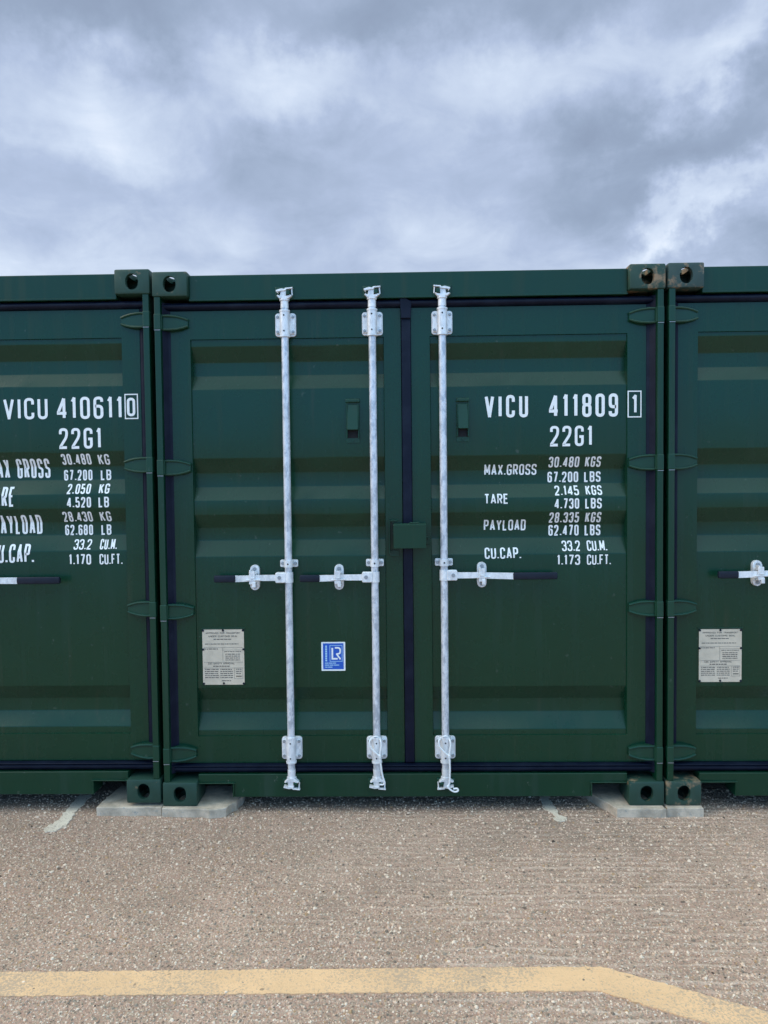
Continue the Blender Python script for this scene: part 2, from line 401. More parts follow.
# ------------------------------------------------------------------ stroke lettering
r5 = .5
GL = {  # width factor, strokes of (closed, [(x, z, corner radius)])
 '0': (1, [(1, [(0, 0, r5), (1, 0, r5), (1, 1, r5), (0, 1, r5)])]),
 'O': (1, [(1, [(0, 0, r5), (1, 0, r5), (1, 1, r5), (0, 1, r5)])]),
 'D': (1, [(1, [(0, 0, 0), (1, 0, r5), (1, 1, r5), (0, 1, 0)])]),
 'Q': (1, [(1, [(0, 0, r5), (1, 0, r5), (1, 1, r5), (0, 1, r5)]), (0, [(.6, .2, 0), (1, -.05, 0)])]),
 'C': (1, [(0, [(1, .72, 0), (1, 1, r5), (0, 1, r5), (0, 0, r5), (1, 0, r5), (1, .28, 0)])]),
 'G': (1, [(0, [(1, .74, 0), (1, 1, r5), (0, 1, r5), (0, 0, r5), (1, 0, r5), (1, .46, 0), (.5, .46, 0)])]),
 'S': (1, [(0, [(1, .76, 0), (1, 1, r5), (0, 1, r5), (0, .56, .4), (1, .46, .4), (1, 0, r5), (0, 0, r5), (0, .24, 0)])]),
 '1': (.45, [(0, [(0.1, .83, 0), (.7, 1, 0), (.7, 0, 0)])]),
 '2': (1, [(0, [(0, .74, 0), (0, 1, r5), (1, 1, r5), (1, .60, .5), (0, .06, .1), (0, 0, 0), (1, 0, 0)])]),
 '3': (1, [(0, [(0, .76, 0), (0, 1, r5), (1, 1, r5), (1, .54, .4), (.4, .54, 0)]), (0, [(.4, .52, 0), (1, .52, .4), (1, 0, r5), (0, 0, r5), (0, .24, 0)])]),
 '4': (1.05, [(0, [(.78, 0, 0), (.78, 1, 0)]), (0, [(.78, 1, 0), (0, .30, 0), (0, .24, 0), (1.1, .24, 0)])]),
 '5': (1, [(0, [(.95, 1, 0), (.04, 1, 0), (.04, .56, 0), (1, .60, r5), (1, 0, r5), (0, 0, r5), (0, .22, 0)])]),
 '6': (1, [(0, [(1, .80, 0), (1, 1, r5), (0, 1, r5), (0, 0, r5), (1, 0, r5), (1, .58, r5), (0.05, .58, .3)])]),
 '7': (1, [(0, [(0, 1, 0), (1, 1, 0), (.35, 0, 0)])]),
 '8': (1, [(1, [(.02, .53, .45), (.98, .53, .45), (.98, 1, .45), (.02, 1, .45)]), (1, [(0, 0, r5), (1, 0, r5), (1, .53, r5), (0, .53, r5)])]),
 '9': (1, [(0, [(0, .20, 0), (0, 0, r5), (1, 0, r5), (1, 1, r5), (0, 1, r5), (0, .42, r5), (.95, .42, .3)])]),
 'A': (1.1, [(0, [(0, 0, 0), (.5, 1, 0), (1, 0, 0)]), (0, [(.2, .27, 0), (.8, .27, 0)])]),
 'B': (1, [(0, [(0, 0, 0), (0, 1, 0), (1, 1, .45), (1, .53, .45), (0, .53, 0)]), (0, [(0, .53, 0), (1, .53, r5), (1, 0, r5), (0, 0, 0)])]),
 'E': (.9, [(0, [(1, 1, 0), (0, 1, 0), (0, 0, 0), (1, 0, 0)]), (0, [(0, .53, 0), (.85, .53, 0)])]),
 'F': (.9, [(0, [(1, 1, 0), (0, 1, 0), (0, 0, 0)]), (0, [(0, .53, 0), (.85, .53, 0)])]),
 'H': (1, [(0, [(0, 0, 0), (0, 1, 0)]), (0, [(1, 0, 0), (1, 1, 0)]), (0, [(0, .52, 0), (1, .52, 0)])]),
 'I': (.05, [(0, [(.5, 0, 0), (.5, 1, 0)])]),
 'K': (1, [(0, [(0, 0, 0), (0, 1, 0)]), (0, [(1, 1, 0), (.05, .42, 0)]), (0, [(.35, .60, 0), (1, 0, 0)])]),
 'L': (.85, [(0, [(0, 1, 0), (0, 0, 0), (1, 0, 0)])]),
 'M': (1.25, [(0, [(0, 0, 0), (0, 1, 0), (.5, .25, 0), (1, 1, 0), (1, 0, 0)])]),
 'N': (1, [(0, [(0, 0, 0), (0, 1, 0), (1, 0, 0), (1, 1, 0)])]),
 'P': (1, [(0, [(0, 0, 0), (0, 1, 0), (1, 1, r5), (1, .46, r5), (0, .46, 0)])]),
 'R': (1, [(0, [(0, 0, 0), (0, 1, 0), (1, 1, r5), (1, .48, r5), (0, .48, 0)]), (0, [(.5, .48, 0), (1, 0, 0)])]),
 'T': (1, [(0, [(0, 1, 0), (1, 1, 0)]), (0, [(.5, 1, 0), (.5, 0, 0)])]),
 'U': (1, [(0, [(0, 1, 0), (0, 0, r5), (1, 0, r5), (1, 1, 0)])]),
 'V': (1.1, [(0, [(0, 1, 0), (.5, 0, 0), (1, 1, 0)])]),
 'X': (1, [(0, [(0, 0, 0), (1, 1, 0)]), (0, [(0, 1, 0), (1, 0, 0)])]),
 'Y': (1.1, [(0, [(0, 1, 0), (.5, .45, 0), (1, 1, 0)]), (0, [(.5, .45, 0), (.5, 0, 0)])]),
 'Z': (1, [(0, [(0, 1, 0), (1, 1, 0), (0, 0, 0), (1, 0, 0)])]),
 '.': (.01, [(0, [(.5, -.02, 0), (.5, .10, 0)])]),
 ' ': (.6, []),
}
def rounded(pts, closed):
    out = []; n = len(pts)
    for i, (x, z, r) in enumerate(pts):
        if r <= 1e-6 or (not closed and i in (0, n - 1)): out.append(Vector((x, z))); continue
        p = Vector((x, z)); a = Vector(pts[i - 1][:2]); b = Vector(pts[(i + 1) % n][:2])
        la = (a - p).length; lb = (b - p).length
        ra = min(r, la * .5); rb = min(r, lb * .5)
        A = p + (a - p).normalized() * ra; B = p + (b - p).normalized() * rb
        for k in range(6):
            t = k / 5; u = 1 - t
            # between a quadratic corner and a fuller arc
            out.append(A * u * u + p * 2 * u * t + B * t * t)
    res = [out[0]]
    for p in out[1:]:
        if (p - res[-1]).length > 1e-5: res.append(p)
    if closed and (res[0] - res[-1]).length < 1e-5: res.pop()
    return res
def ribbon(bm, pts, w, closed, y):
    n = len(pts)
    if not closed:                       # very sharp corners: separate strokes that overlap
        for i in range(1, n - 1):
            d0 = (pts[i] - pts[i - 1]).normalized(); d1 = (pts[i + 1] - pts[i]).normalized()
            if d0.dot(d1) < -.08:
                ribbon(bm, pts[:i] + [pts[i] + d0 * w * .30], w, False, y)
                ribbon(bm, [pts[i] - d1 * w * .30] + pts[i + 1:], w, False, y - .00011)
                return
    Ls = []; Rs = []
    for i in range(n):
        if closed: d0 = (pts[i] - pts[i - 1]).normalized(); d1 = (pts[(i + 1) % n] - pts[i]).normalized()
        else:
            d0 = (pts[i] - pts[i - 1]).normalized() if i > 0 else (pts[1] - pts[0]).normalized()
            d1 = (pts[i + 1] - pts[i]).normalized() if i < n - 1 else d0
        n0 = Vector((-d0.y, d0.x)); n1_ = Vector((-d1.y, d1.x)); mv = (n0 + n1_)
        mv = mv.normalized() if mv.length > 1e-4 else n0
        k = 1.0 / max(mv.dot(n0), .6)
        Ls.append(pts[i] + mv * (w / 2 * k)); Rs.append(pts[i] - mv * (w / 2 * k))
    a = [bm.verts.new((p.x, y, p.y)) for p in Ls]; b = [bm.verts.new((p.x, y, p.y)) for p in Rs]
    for i in range(n if closed else n - 1):
        j = (i + 1) % n
        try: bm.faces.new((a[i], a[j], b[j], b[i]))
        except ValueError: pass
def text_into(bm, s, x0, x1, z0, z1, stroke=.135, slant=0.0, gap=None):
    """fit the string into the box; stroke is a fraction of the height"""
    h = z1 - z0; sw = h * stroke
    gp = (1.25 * sw if h > .098 else .80 * sw) if gap is None else gap * sw
    tot = sum(GL[c][0] for c in s); n = len(s)
    cw = ((x1 - x0) - n * sw - gp * (n - 1)) / tot
    x = x0
    for ci, c in enumerate(s):
        wd, st = GL[c]; wpx = cw * wd
        for k, (closed, pts) in enumerate(st):
            P = []
            for (u, v_, r) in pts:
                X = x + sw / 2 + u * wpx; Z = z0 + sw / 2 + v_ * (h - sw)
                X += slant * (Z - z0)
                P.append((X, Z, r * max(wpx, sw * .5)))
            ribbon(bm, rounded(P, closed), sw, closed, -.0002 * k)
        x += wpx + sw + gp
def rectline(bm, x0, x1, z0, z1, w, y=0.0):
    ribbon(bm, [Vector(p) for p in ((x0, z0), (x1, z0), (x1, z1), (x0, z1))], w, True, y)

# ------------------------------------------------------------------ corner casting (hollow block with real apertures)
def make_casting_mesh():
    W_, D_, H_ = .170, .162, .118
    def tmp(bm):
        me = bpy.data.meshes.new('tmp'); bmesh.ops.recalc_face_normals(bm, faces=bm.faces); bm.to_mesh(me); bm.free()
        o = bpy.data.objects.new('tmp', me); col.objects.link(o); return o
    b = bmesh.new(); box(b, 0, W_, 0, D_, 0, H_, .008, 2); body = tmp(b)
    cuts = []
    b = bmesh.new(); box(b, .022, W_ - .016, .026, D_ - .014, .018, H_ - .024); cuts.append(tmp(b))
    b = bmesh.new()                                   # front aperture
    prism(b, [(.085 + .031 * math.cos(a), .057 + (.040 if math.sin(a) > 0 else .037) * abs(math.sin(a)) ** .85 * (1 if math.sin(a) > 0 else -1)) for a in [2 * math.pi * k / 28 for k in range(28)]], -.05, .05)
    cuts.append(tmp(b))
    b = bmesh.new()                                   # top aperture
    ring = [(.085 + .031 * (1 if math.cos(a) > 0 else -1) * abs(math.cos(a)) ** .6, .081 + .058 * math.sin(a)) for a in [2 * math.pi * k / 28 for k in range(28)]]
    lo = [b.verts.new((x, y, .08)) for x, y in ring]; hi = [b.verts.new((x, y, .16)) for x, y in ring]
    b.faces.new(lo[::-1]); b.faces.new(hi)
    for i in range(28): b.faces.new((lo[i], lo[(i + 1) % 28], hi[(i + 1) % 28], hi[i]))
    cuts.append(tmp(b))
    b = bmesh.new()                                   # outer side aperture, at x = W_
    ring = [(.081 + .040 * math.cos(a), .057 + .027 * math.sin(a)) for a in [2 * math.pi * k / 28 for k in range(28)]]
    lo = [b.verts.new((.12, y, z)) for y, z in ring]; hi = [b.verts.new((.25, y, z)) for y, z in ring]
    b.faces.new(lo[::-1]); b.faces.new(hi)
    for i in range(28): b.faces.new((lo[i], lo[(i + 1) % 28], hi[(i + 1) % 28], hi[i]))
    cuts.append(tmp(b))
    for c in cuts:
        md = body.modifiers.new('b', 'BOOLEAN'); md.operation = 'DIFFERENCE'; md.object = c; md.solver = 'EXACT'
    dg = bpy.context.evaluated_depsgraph_get(); dg.update()
    me = bpy.data.meshes.new_from_object(body.evaluated_get(dg))
    for o in cuts + [body]:
        d = o.data; bpy.data.objects.remove(o); bpy.data.meshes.remove(d)
    return me
CAST = make_casting_mesh()
def casting(parent, sx, sy, sz, mat, Ht=2.591, Ln=6.058):
    bm = bmesh.new(); bm.from_mesh(CAST)
    for v_ in bm.verts:
        x, y, z = v_.co
        X = 1.219 - .170 + x; Y = y; Z = Ht - .118 + z
        if sx < 0: X = -X
        if sy > 0: Y = Ln - Y
        if sz < 0: Z = Ht - Z
        v_.co = (X, Y, Z)
    for f in bm.faces: f.material_index = 0
    o = finish('corner_casting', bm, mat, parent, sharp=35)
    return o

# ------------------------------------------------------------------ container
YF = .060            # face of the door frames
PD, RD = .008, .037  # panel set back behind the frame, depth of a recess
ZP0, ZP1 = .329, 2.276
def profile(rec):
    """z, depth pairs bottom to top with rounded bends"""
    pts = [(ZP0, PD)]
    for (a, b, c, d) in sorted(rec, key=lambda t: t[3]):
        pts += [(d, PD), (c, PD + RD), (b, PD + RD), (a, PD)]
    pts.append((ZP1, PD))
    out = [pts[0]]
    for i in range(1, len(pts) - 1):
        p = Vector(pts[i]); A = p + (Vector(pts[i - 1]) - p).normalized() * .0035; B = p + (Vector(pts[i + 1]) - p).normalized() * .0035
        for t in (0, .33, .67, 1):
            q = A * (1 - t) ** 2 + p * 2 * t * (1 - t) + B * t * t; out.append((q.x, q.y))
    out.append(pts[-1])
    return out
def depth_at(prof, z):
    if z <= prof[0][0] or z >= prof[-1][0]: return PD
    for (a, da), (b, db) in zip(prof, prof[1:]):
        if a <= z <= b: return da + (db - da) * (z - a) / (b - a + 1e-9)
    return PD
def make_leaf(name, parent, x0, xp0, xp1, x1, prof, zb=.194, zt=2.414):
    bm = bmesh.new()
    zs = [(zb, 0), (ZP0 - .002, 0)] + prof + [(ZP1 + .002, 0), (zt, 0)]
    nx = 12
    xs = [x0, xp0] + [xp0 + .003 + (xp1 - xp0 - .006) * k / nx for k in range(nx + 1)] + [xp1, x1]
    grid = []
    for z, d in zs:
        row = []
        for i, x in enumerate(xs):
            inside = 2 <= i <= len(xs) - 3
            wav = 0.0
            if inside and PD * .9 < d < PD * 1.1 and 2 < i < len(xs) - 4: wav = .0012 * math.sin(x * 7.3 + z * 5.1) * math.sin(z * 3.7 + x * 2.2)
            row.append(bm.verts.new((x, YF + (d + wav if inside else 0.0), z)))
        grid.append(row)
    for j in range(len(grid) - 1):
        for i in range(len(xs) - 1):
            bm.faces.new((grid[j][i], grid[j][i + 1], grid[j + 1][i + 1], grid[j + 1][i]))
    # edges folded back, closed behind
    bound = [e_ for e_ in bm.edges if len(e_.link_faces) == 1]
    r = bmesh.ops.extrude_edge_only(bm, edges=bound)
    nv = [g for g in r['geom'] if isinstance(g, bmesh.types.BMVert)]
    for v_ in nv: v_.co.y = YF + .066
    ring = [e_ for e_ in bm.edges if len(e_.link_faces) == 1]
    bmesh.ops.contextual_create(bm, geom=ring)
    return finish(name, bm, 'green', parent)
def half_round(bm, x0, x1, zc, hz, y0, prot, n=12):
    """horizontal bulging strip"""
    a = []; b = []
    for k in range(n + 1):
        t = math.pi * k / n
        a.append(bm.verts.new((x0, y0 - prot * math.sin(t), zc - hz * math.cos(t)))); b.append(bm.verts.new((x1, y0 - prot * math.sin(t), zc - hz * math.cos(t))))
    for k in range(n): bm.faces.new((a[k], b[k], b[k + 1], a[k + 1]))
    bm.faces.new(a); bm.faces.new(b[::-1]); bm.faces.new((a[0], a[-1], b[-1], b[0]))
def hinge_blade(bm, s, zc):
    # s = +1: hinge on the right-hand post. x measured outward
    pts = []
    for (x, h) in ((1.205, .036), (1.150, .037), (1.115, .034), (1.085, .027), (1.062, .019)): pts.append((x, h))
    poly = [(s * x, zc + h) for x, h in pts] + [(s * x, zc - h) for x, h in reversed(pts)]
    if s < 0: poly = poly[::-1]
    def yof(x): return .030 if x > 1.16 else .030 + (1.16 - x) / .1 * .018
    a = [bm.verts.new((x, yof(abs(x)), z)) for x, z in poly]; b = [bm.verts.new((x, YF + .001, z)) for x, z in poly]
    f0 = bm.faces.new(a); bm.faces.new(b[::-1])
    for i in range(len(poly)): bm.faces.new((a[i], b[i], b[(i + 1) % len(poly)], a[(i + 1) % len(poly)]))
    # pressed ridge along each long edge
    for sg in (1, -1):
        P = [(s * x, yof(x) - .001, zc + sg * (h - .004)) for x, h in pts]
        tube(bm, P, .0062, 8)
    # knuckle round the pin, in front of the post
    box(bm, min(s * 1.181, s * 1.2140), max(s * 1.181, s * 1.2140), .0035, .05, zc - .038, zc + .038, .004, 2)
    box(bm, min(s * 1.183, s * 1.2115), max(s * 1.183, s * 1.2115), .0022, .004, zc - .0412, zc - .0388, 0, mi=1)
    cyl(bm, (s * 1.188, .022, zc - .034), (s * 1.188, .022, zc + .034), .011, n=14)
def rod_bracket(door, x, zc, closed_down=True):
    bm = bmesh.new()
    prism(bm, rrect(x - .050, x + .050, zc - .056, zc + .056, .014), .0475, YF + PD + .0005 if False else YF - .0003, bev=.0015)
    for s in (-1, 1):       # raised jaws either side of the rod
        box(bm, x + s * .034 - .012, x + s * .034 + .012, .038, .048, zc - .046, zc + .046, .003, 2)
    cyl(bm, (x, .022, zc - .060), (x, .022, zc + .060), .0235, n=28)
    box(bm, x - .023, x + .023, .022, .05, zc - .052, zc + .052, .002)
    for s in (-1, 1):
        cyl(bm, (x, .022, zc + s * .060 - .004), (x, .022, zc + s * .060 + .004), .0255, n=28)
        for t in (-1, 1): cyl(bm, (x + s * .037, .040, zc + t * .036), (x + s * .037, .030, zc + t * .036), .0075, .006, 12, mi=1)
        cyl(bm, (x - .001, .0035, zc + s * .037), (x - .001, -.0022, zc + s * .037), .0040, n=10, mi=2)
    return finish('rod_bracket', bm, ('zinc', 'bolt', 'black'), door)
def rod_guide(door, x, zc):
    bm = bmesh.new()
    prism(bm, rrect(x - .043, x + .043, zc - .0175, zc + .0175, .006), .040, YF - .0003, bev=.0015)
    cyl(bm, (x, .022, zc - .0165), (x, .022, zc + .0165), .0222, n=24)
    box(bm, x - .0215, x + .0215, .022, .045, zc - .016, zc + .016, .002)
    for s in (-1, 1): cyl(bm, (x + s * .031, .041, zc), (x + s * .031, .031, zc), .0085, .007, 12, mi=1)
    cyl(bm, (x, .0035, zc), (x, -.0010, zc), .0042, n=10, mi=2)
    return finish('rod_guide', bm, ('zinc', 'bolt', 'black'), door)
def cam_piece(door, x, z, s, flip):
    """forged locking cam at the rod end; s=+1 top, -1 bottom; flip = which side the hook faces"""
    bm = bmesh.new(); f = flip
    cyl(bm, (x, .022, z - s * .050), (x, .022, z - s * .006), .0195, .0185, 20)
    cyl(bm, (x, .022, z - s * .014), (x, .022, z - s * .004), .0235, n=20)
    # lower jaw: shallow cup shape
    prism(bm, [(x - .034, z + s * .006), (x - .022, z - s * .006), (x + .022, z - s * .006), (x + .038, z + s * .006), (x + .030, z + s * .011), (x + .014, z + s * .004), (x - .018, z + s * .004), (x - .030, z + s * .011)][::s], .002, .046, bev=.0015)
    # web
    prism(bm, [(x - f * .020, z + s * .002), (x + f * .010, z + s * .002), (x + f * .012, z + s * .032), (x - f * .014, z + s * .034)][::s * f], .006, .040, bev=.0015)
    # upper hook, slanting
    prism(bm, [(x - f * .036, z + s * .024), (x - f * .012, z + s * .030), (x + f * .010, z + s * .030), (x + f * .012, z + s * .036), (x - f * .012, z + s * .040), (x - f * .038, z + s * .033)][::s * f], .000, .044, bev=.0015)
    if s > 0: prism(bm, [(x - f * .036, z + s * .031), (x - f * .028, z + s * .030), (x - f * .027, z + s * .020), (x - f * .032, z + s * .021)][::s * f], .004, .036, bev=.001)
    o = finish('locking_cam', bm, 'zinc', door)
    return o
def cam_keeper(parent, x, z, s, flip):
    """keeper bolted to header or sill that the cam bites on"""
    bm = bmesh.new(); f = flip
    box(bm, x - .045, x + .045, .0235, .0305, z - .004 if s > 0 else z - .052, z + .052 if s > 0 else z + .004, .004, 2, mi=1)
    box(bm, x + f * .020 - .009, x + f * .020 + .009, -.004, .026, z + s * .014 - .005, z + s * .014 + .016 if s > 0 else z + s * .014 + .005, .003, 2, mi=1)
    prism(bm, [(x + f * .004, z + s * .036), (x + f * .040, z + s * .040), (x + f * .042, z + s * .046), (x + f * .006, z + s * .043)][::s * f], .002, .028, mi=0, bev=.001)
    cyl(bm, (x + f * .038, .016, z + s * .010), (x + f * .036, .016, z + s * .040), .0035, n=10, mi=0)
    return finish('cam_keeper', bm, ('zinc', 'green3'), parent)
def handle(door, xr, d, length, z, grip, drop=.002, xret=.225):
    """handle set: xr rod, d=-1 to the left, length of the metal part, grip length"""
    bm = bmesh.new()
    xa, xb = xr + d * .012, xr + d * .062
    prism(bm, rrect(min(xa, xb), max(xa, xb), z - .024, z + .026, .007), .000, .036, bev=.003)
    cyl(bm, (xr + d * .042, -.003, z + .002), (xr + d * .042, .002, z + .002), .009, .009, 14, mi=1)
    # collar on the rod
    cyl(bm, (xr, .022, z - .024), (xr, .022, z + .026), .0222, n=24)
    # the flat bar, with a slight crank past the retainer
    P = [(xb - d * .004, z + .0150, z - .0140), (xr + d * (xret - .03), z + .0145, z - .0135), (xr + d * (xret + .03), z + .0130, z - .0165), (xr + d * length, z + .0125 - drop, z - .0185 - drop)]
    for (xA, tA, bA), (xB, tB, bB) in zip(P, P[1:]):
        q = [(xA, bA), (xB, bB), (xB, tB), (xA, tA)]
        prism(bm, q if d > 0 else q[::-1], .006, .016, bev=.0)
    o = finish('door_handle', bm, ('zinc', 'bolt'), door)
    bm = bmesh.new()
    x0, x1 = sorted((xr + d * (length - .006), xr + d * (length + grip)))
    box(bm, x0, x1, -.001, .022, z - .020 - drop, z + .0145 - drop, .007, 3)
    finish('handle_grip', bm, 'grip', door)
    # retainer
    xc = xr + d * xret
    bm = bmesh.new()
    prism(bm, rrect(xc - .0225, xc + .0225, z - .064, z + .060, .0223, 7), .046, YF + PD - .0003, bev=.002)
    cyl(bm, (xc, .047, z + .040), (xc, .036, z + .040), .010, .008, 14, mi=1); cyl(bm, (xc, .047, z - .046), (xc, .036, z - .046), .010, .008, 14, mi=1)
    box(bm, xc - .017, xc + .014, .018, .048, z + .014, z + .026, .003, 2)
    box(bm, xc - .019, xc + .012, .018, .048, z - .034, z - .022, .003, 2)
    # folding hasp in front of the bar
    box(bm, xc - .019, xc + .010, -.001, .0055, z - .030, z + .034, .0025, 2)
    box(bm, xc - .017, xc - .010, -.004, .030, z + .022, z + .040, .002, 2)
    box(bm, xc - .012, xc + .008, -.005, -.0008, z - .004, z + .004, .0012)
    prism(bm, [(xc - .036, z - .012), (xc + .036, z - .010), (xc + .034, z - .0055), (xc - .034, z - .0065)], -.004, .004, bev=.001)
    box(bm, xc - .004, xc + .013, -.003, .012, z - .046, z - .018, .003, 2)
    finish('handle_retainer', bm, ('zinc', 'bolt'), door)
def vent(door, x0, x1, z0, z1, y):
    bm = bmesh.new(); f = y + .0003
    prism(bm, rrect(x0, x1, z0, z1, .004), y - .004, f, bev=.001)
    w_ = x1 - x0; xc = (x0 + x1) / 2
    # hooded body, open underneath
    hv = box(bm, xc - w_ * .40, xc + w_ * .40, y - .034, y - .004, z0 + .062, z1 - .030, .002)
    for v_ in hv:
        if v_.co.y < y - .015: v_.co.y += .024 * (v_.co.z - z0 - .062) / (z1 - z0 - .092)
    box(bm, xc - w_ * .38, xc + w_ * .38, y - .0052, y - .004, z0 + .024, z0 + .0615, mi=1)
    for s in (-1, 1): box(bm, xc + s * w_ * .42 - .0025, xc + s * w_ * .42 + .0025, y - .018, y - .004, z0 + .024, z1 - .034, .001)
    box(bm, xc - w_ * .52, xc + w_ * .52, y - .017, y - .004, z1 - .022, z1 - .006, .004, 2)
    for s in (-1, 1): cyl(bm, (xc + s * .015, y - .017, z1 - .015), (xc + s * .015, y - .021, z1 - .015), .005, n=10)
    cyl(bm, (xc, y - .004, z0 + .013), (xc, y - .010, z0 + .013), .006, n=10)
    finish('vent', bm, ('green3', 'black'), door)
def lock_box(door):
    bm = bmesh.new()
    x0, x1, z0, z1 = -.076, .080, 1.258, 1.372
    # open-bottomed cover: front, top, sides
    prism(bm, rrect(x0, x1, z0, z1, .004), -.028, -.022, bev=.0015)
    box(bm, x0 + .001, x1 - .001, -.0100, .050, z1 - .001, z1 + .004, .001)
    a_ = [bm.verts.new(p_) for p_ in ((x0, -.0285, z1 - .012), (x1, -.0285, z1 - .012), (x1, -.008, z1 + .004), (x0, -.008, z1 + .004), (x0, -.012, z1 - .012), (x1, -.012, z1 - .012))]
    for q_ in ((0, 1, 2, 3), (3, 2, 5, 4), (0, 3, 4), (1, 5, 2), (0, 4, 5, 1)): bm.faces.new([a_[k_] for k_ in q_])
    box(bm, x0 + .001, x0 + .006, -.0222, .052, z0 + .002, z1 - .006)
    box(bm, x1 - .006, x1 - .001, -.0222, YF - .0005, z0 + .002, z1 - .006)
    box(bm, x0 + .006, x1 - .006, -.0222, .03, z0 + .002, z0 + .006)
    box(bm, .002, .048, -.006, .030, z1 + .0035, z1 + .010, .002)
    box(bm, x1 - .004, x1 + .022, .052, YF - .0006, 1.27, 1.31, .002)
    cyl(bm, (x1 + .014, .052, 1.300), (x1 + .014, .044, 1.300), .005, n=10)
    # matching staple on the other leaf
    box(bm, -.098, -.093, .020, YF - .0006, 1.228, 1.392, .001)
    box(bm, -.0925, -.056, .020, .052, 1.386, 1.3925, .001)
    box(bm, -.096, -.050, .052, YF - .0007, 1.214, 1.244, .001)
    finish('lock_box', bm, 'green2', door)
def data_plate(door, x0, x1, z0, z1, y):
    bm = bmesh.new()
    prism(bm, rrect(x0, x1, z0, z1, .006), y - .0025, y + .0003, mi=0)
    W_ = x1 - x0; H_ = z1 - z0
    b2 = bmesh.new()
    def T(s, u0, u1, v0, v1, st=.17): text_into(b2, s, x0 + W_ * u0, x0 + W_ * u1, z1 - H_ * v1, z1 - H_ * v0, st)
    T('APPROVED FOR TRANSPORT', .08, .92, .050, .080); T('UNDER CUSTOMS SEAL', .15, .85, .108, .138)
    T('CSC SAFETY APPROVAL', .13, .77, .600, .632)
    rnd = random.Random(5)
    def bar(u0, u1, v0, h=.008): box(b2, x0 + W_ * u0, x0 + W_ * u1, -.0003, 0, z1 - H_ * (v0 + h), z1 - H_ * v0)
    def words(u0, u1, v0, h=.013):
        u = u0
        while u < u1 - .02:
            l = rnd.uniform(.02, .09); bar(u, min(u + l, u1), v0, h); u += l + .014
    words(.27, .72, .170); words(.06, .88, .255); 
    bar(.03, .97, .325, .003); words(.05, .40, .345); bar(.47, .97, .370, .003); words(.52, .93, .395, .010)
    for v0 in (.44, .475, .51, .545): words(.55, .90, v0)
    bar(.03, .97, .590, .003); bar(.485, .490, .33, .25)
    words(.25, .65, .655, .016)
    bar(.03, .97, .695, .003)
    for v0 in (.715, .752, .789, .826, .863): words(.05, .38, v0); words(.42, .72, v0); words(.80, .93, v0 if v0 < .8 else .84)
    words(.45, .70, .92); rectline(b2, x0 + W_ * .76, x0 + W_ * .96, z1 - H_ * .89, z1 - H_ * .70, .0009)
    for v_ in b2.verts: v_.co.y += y - .0030
    for f in b2.faces: f.material_index = 1
    me = bpy.data.meshes.new('t'); b2.to_mesh(me); b2.free(); bm.from_mesh(me); bpy.data.meshes.remove(me)
    for u, v_ in ((.02, .02), (.5, .018), (.98, .02), (.015, .36), (.985, .36), (.02, .98), (.5, .975), (.98, .98)):
        cyl(bm, (x0 + W_ * u, y - .002, z1 - H_ * v_), (x0 + W_ * u, y - .0062, z1 - H_ * v_), .0058, .0045, 12, mi=2)
    box(bm, x0 - .006, x1 + .006, y - .005, y + .0003, z1 + .003, z1 + .008, .001, mi=3)
    finish('data_plate', bm, ('plate', 'ink', 'grip', 'green3'), door)
def sticker(door, x0, x1, z0, z1, y):
    bm = bmesh.new(); W_ = x1 - x0; H_ = z1 - z0
    prism(bm, rrect(x0, x1, z0, z1, .003), y - .0010, y + .0003, mi=0)
    prism(bm, rrect(x0 + W_ * .07, x1 - W_ * .07, z0 + H_ * .055, z1 - H_ * .045, .002), y - .0016, y - .0009, mi=1)
    b2 = bmesh.new()
    X = lambda u: x0 + W_ * u
    Z = lambda v_: z1 - H_ * v_
    rectline(b2, X(.36), X(.87), Z(.67), Z(.12), W_ * .022)
    for f in b2.faces: f.material_index = 2
    k = len(b2.faces)
    ribbon(b2, [Vector((X(.46), Z(.20))), Vector((X(.46), Z(.58))), Vector((X(.68), Z(.58)))], W_ * .07, False, 0)
    ribbon(b2, rounded([(X(.57), Z(.20), 0), (X(.79), Z(.20), .012), (X(.79), Z(.40), .012), (X(.64), Z(.415), 0), (X(.80), Z(.60), 0)], False), W_ * .065, False, -.0003)
    b2.faces.ensure_lookup_table()
    for f in b2.faces[k:]: f.material_index = 0
    k = len(b2.faces)
    def bar(u0, u1, v0, v1): box(b2, X(u0), X(u1), -.0003, 0, Z(v1), Z(v0))
    bar(.17, .235, .12, .20); 
    for a, b in ((.215, .29), (.305, .36), (.375, .44), (.455, .53), (.545, .60), (.615, .67)): bar(.165, .24, a, b)
    for a, b in ((.145, .29), (.31, .46), (.475, .61)): bar(a, b, .715, .745)
    for a, b in ((.145, .33), (.35, .50), (.52, .74)): bar(a, b, .785, .815)
    for a, b in ((.145, .25), (.27, .46)): bar(a, b, .855, .885)
    b2.faces.ensure_lookup_table()
    for f in b2.faces[k:]: f.material_index = 2
    for v_ in b2.verts: v_.co.y += y - .0022
    me = bpy.data.meshes.new('t'); b2.to_mesh(me); b2.free(); bm.from_mesh(me); bpy.data.meshes.remove(me)
    finish('sticker', bm, ('white', 'blue', 'pale'), door)['label'] = 'small blue and white certification sticker with two joined letters in a frame'
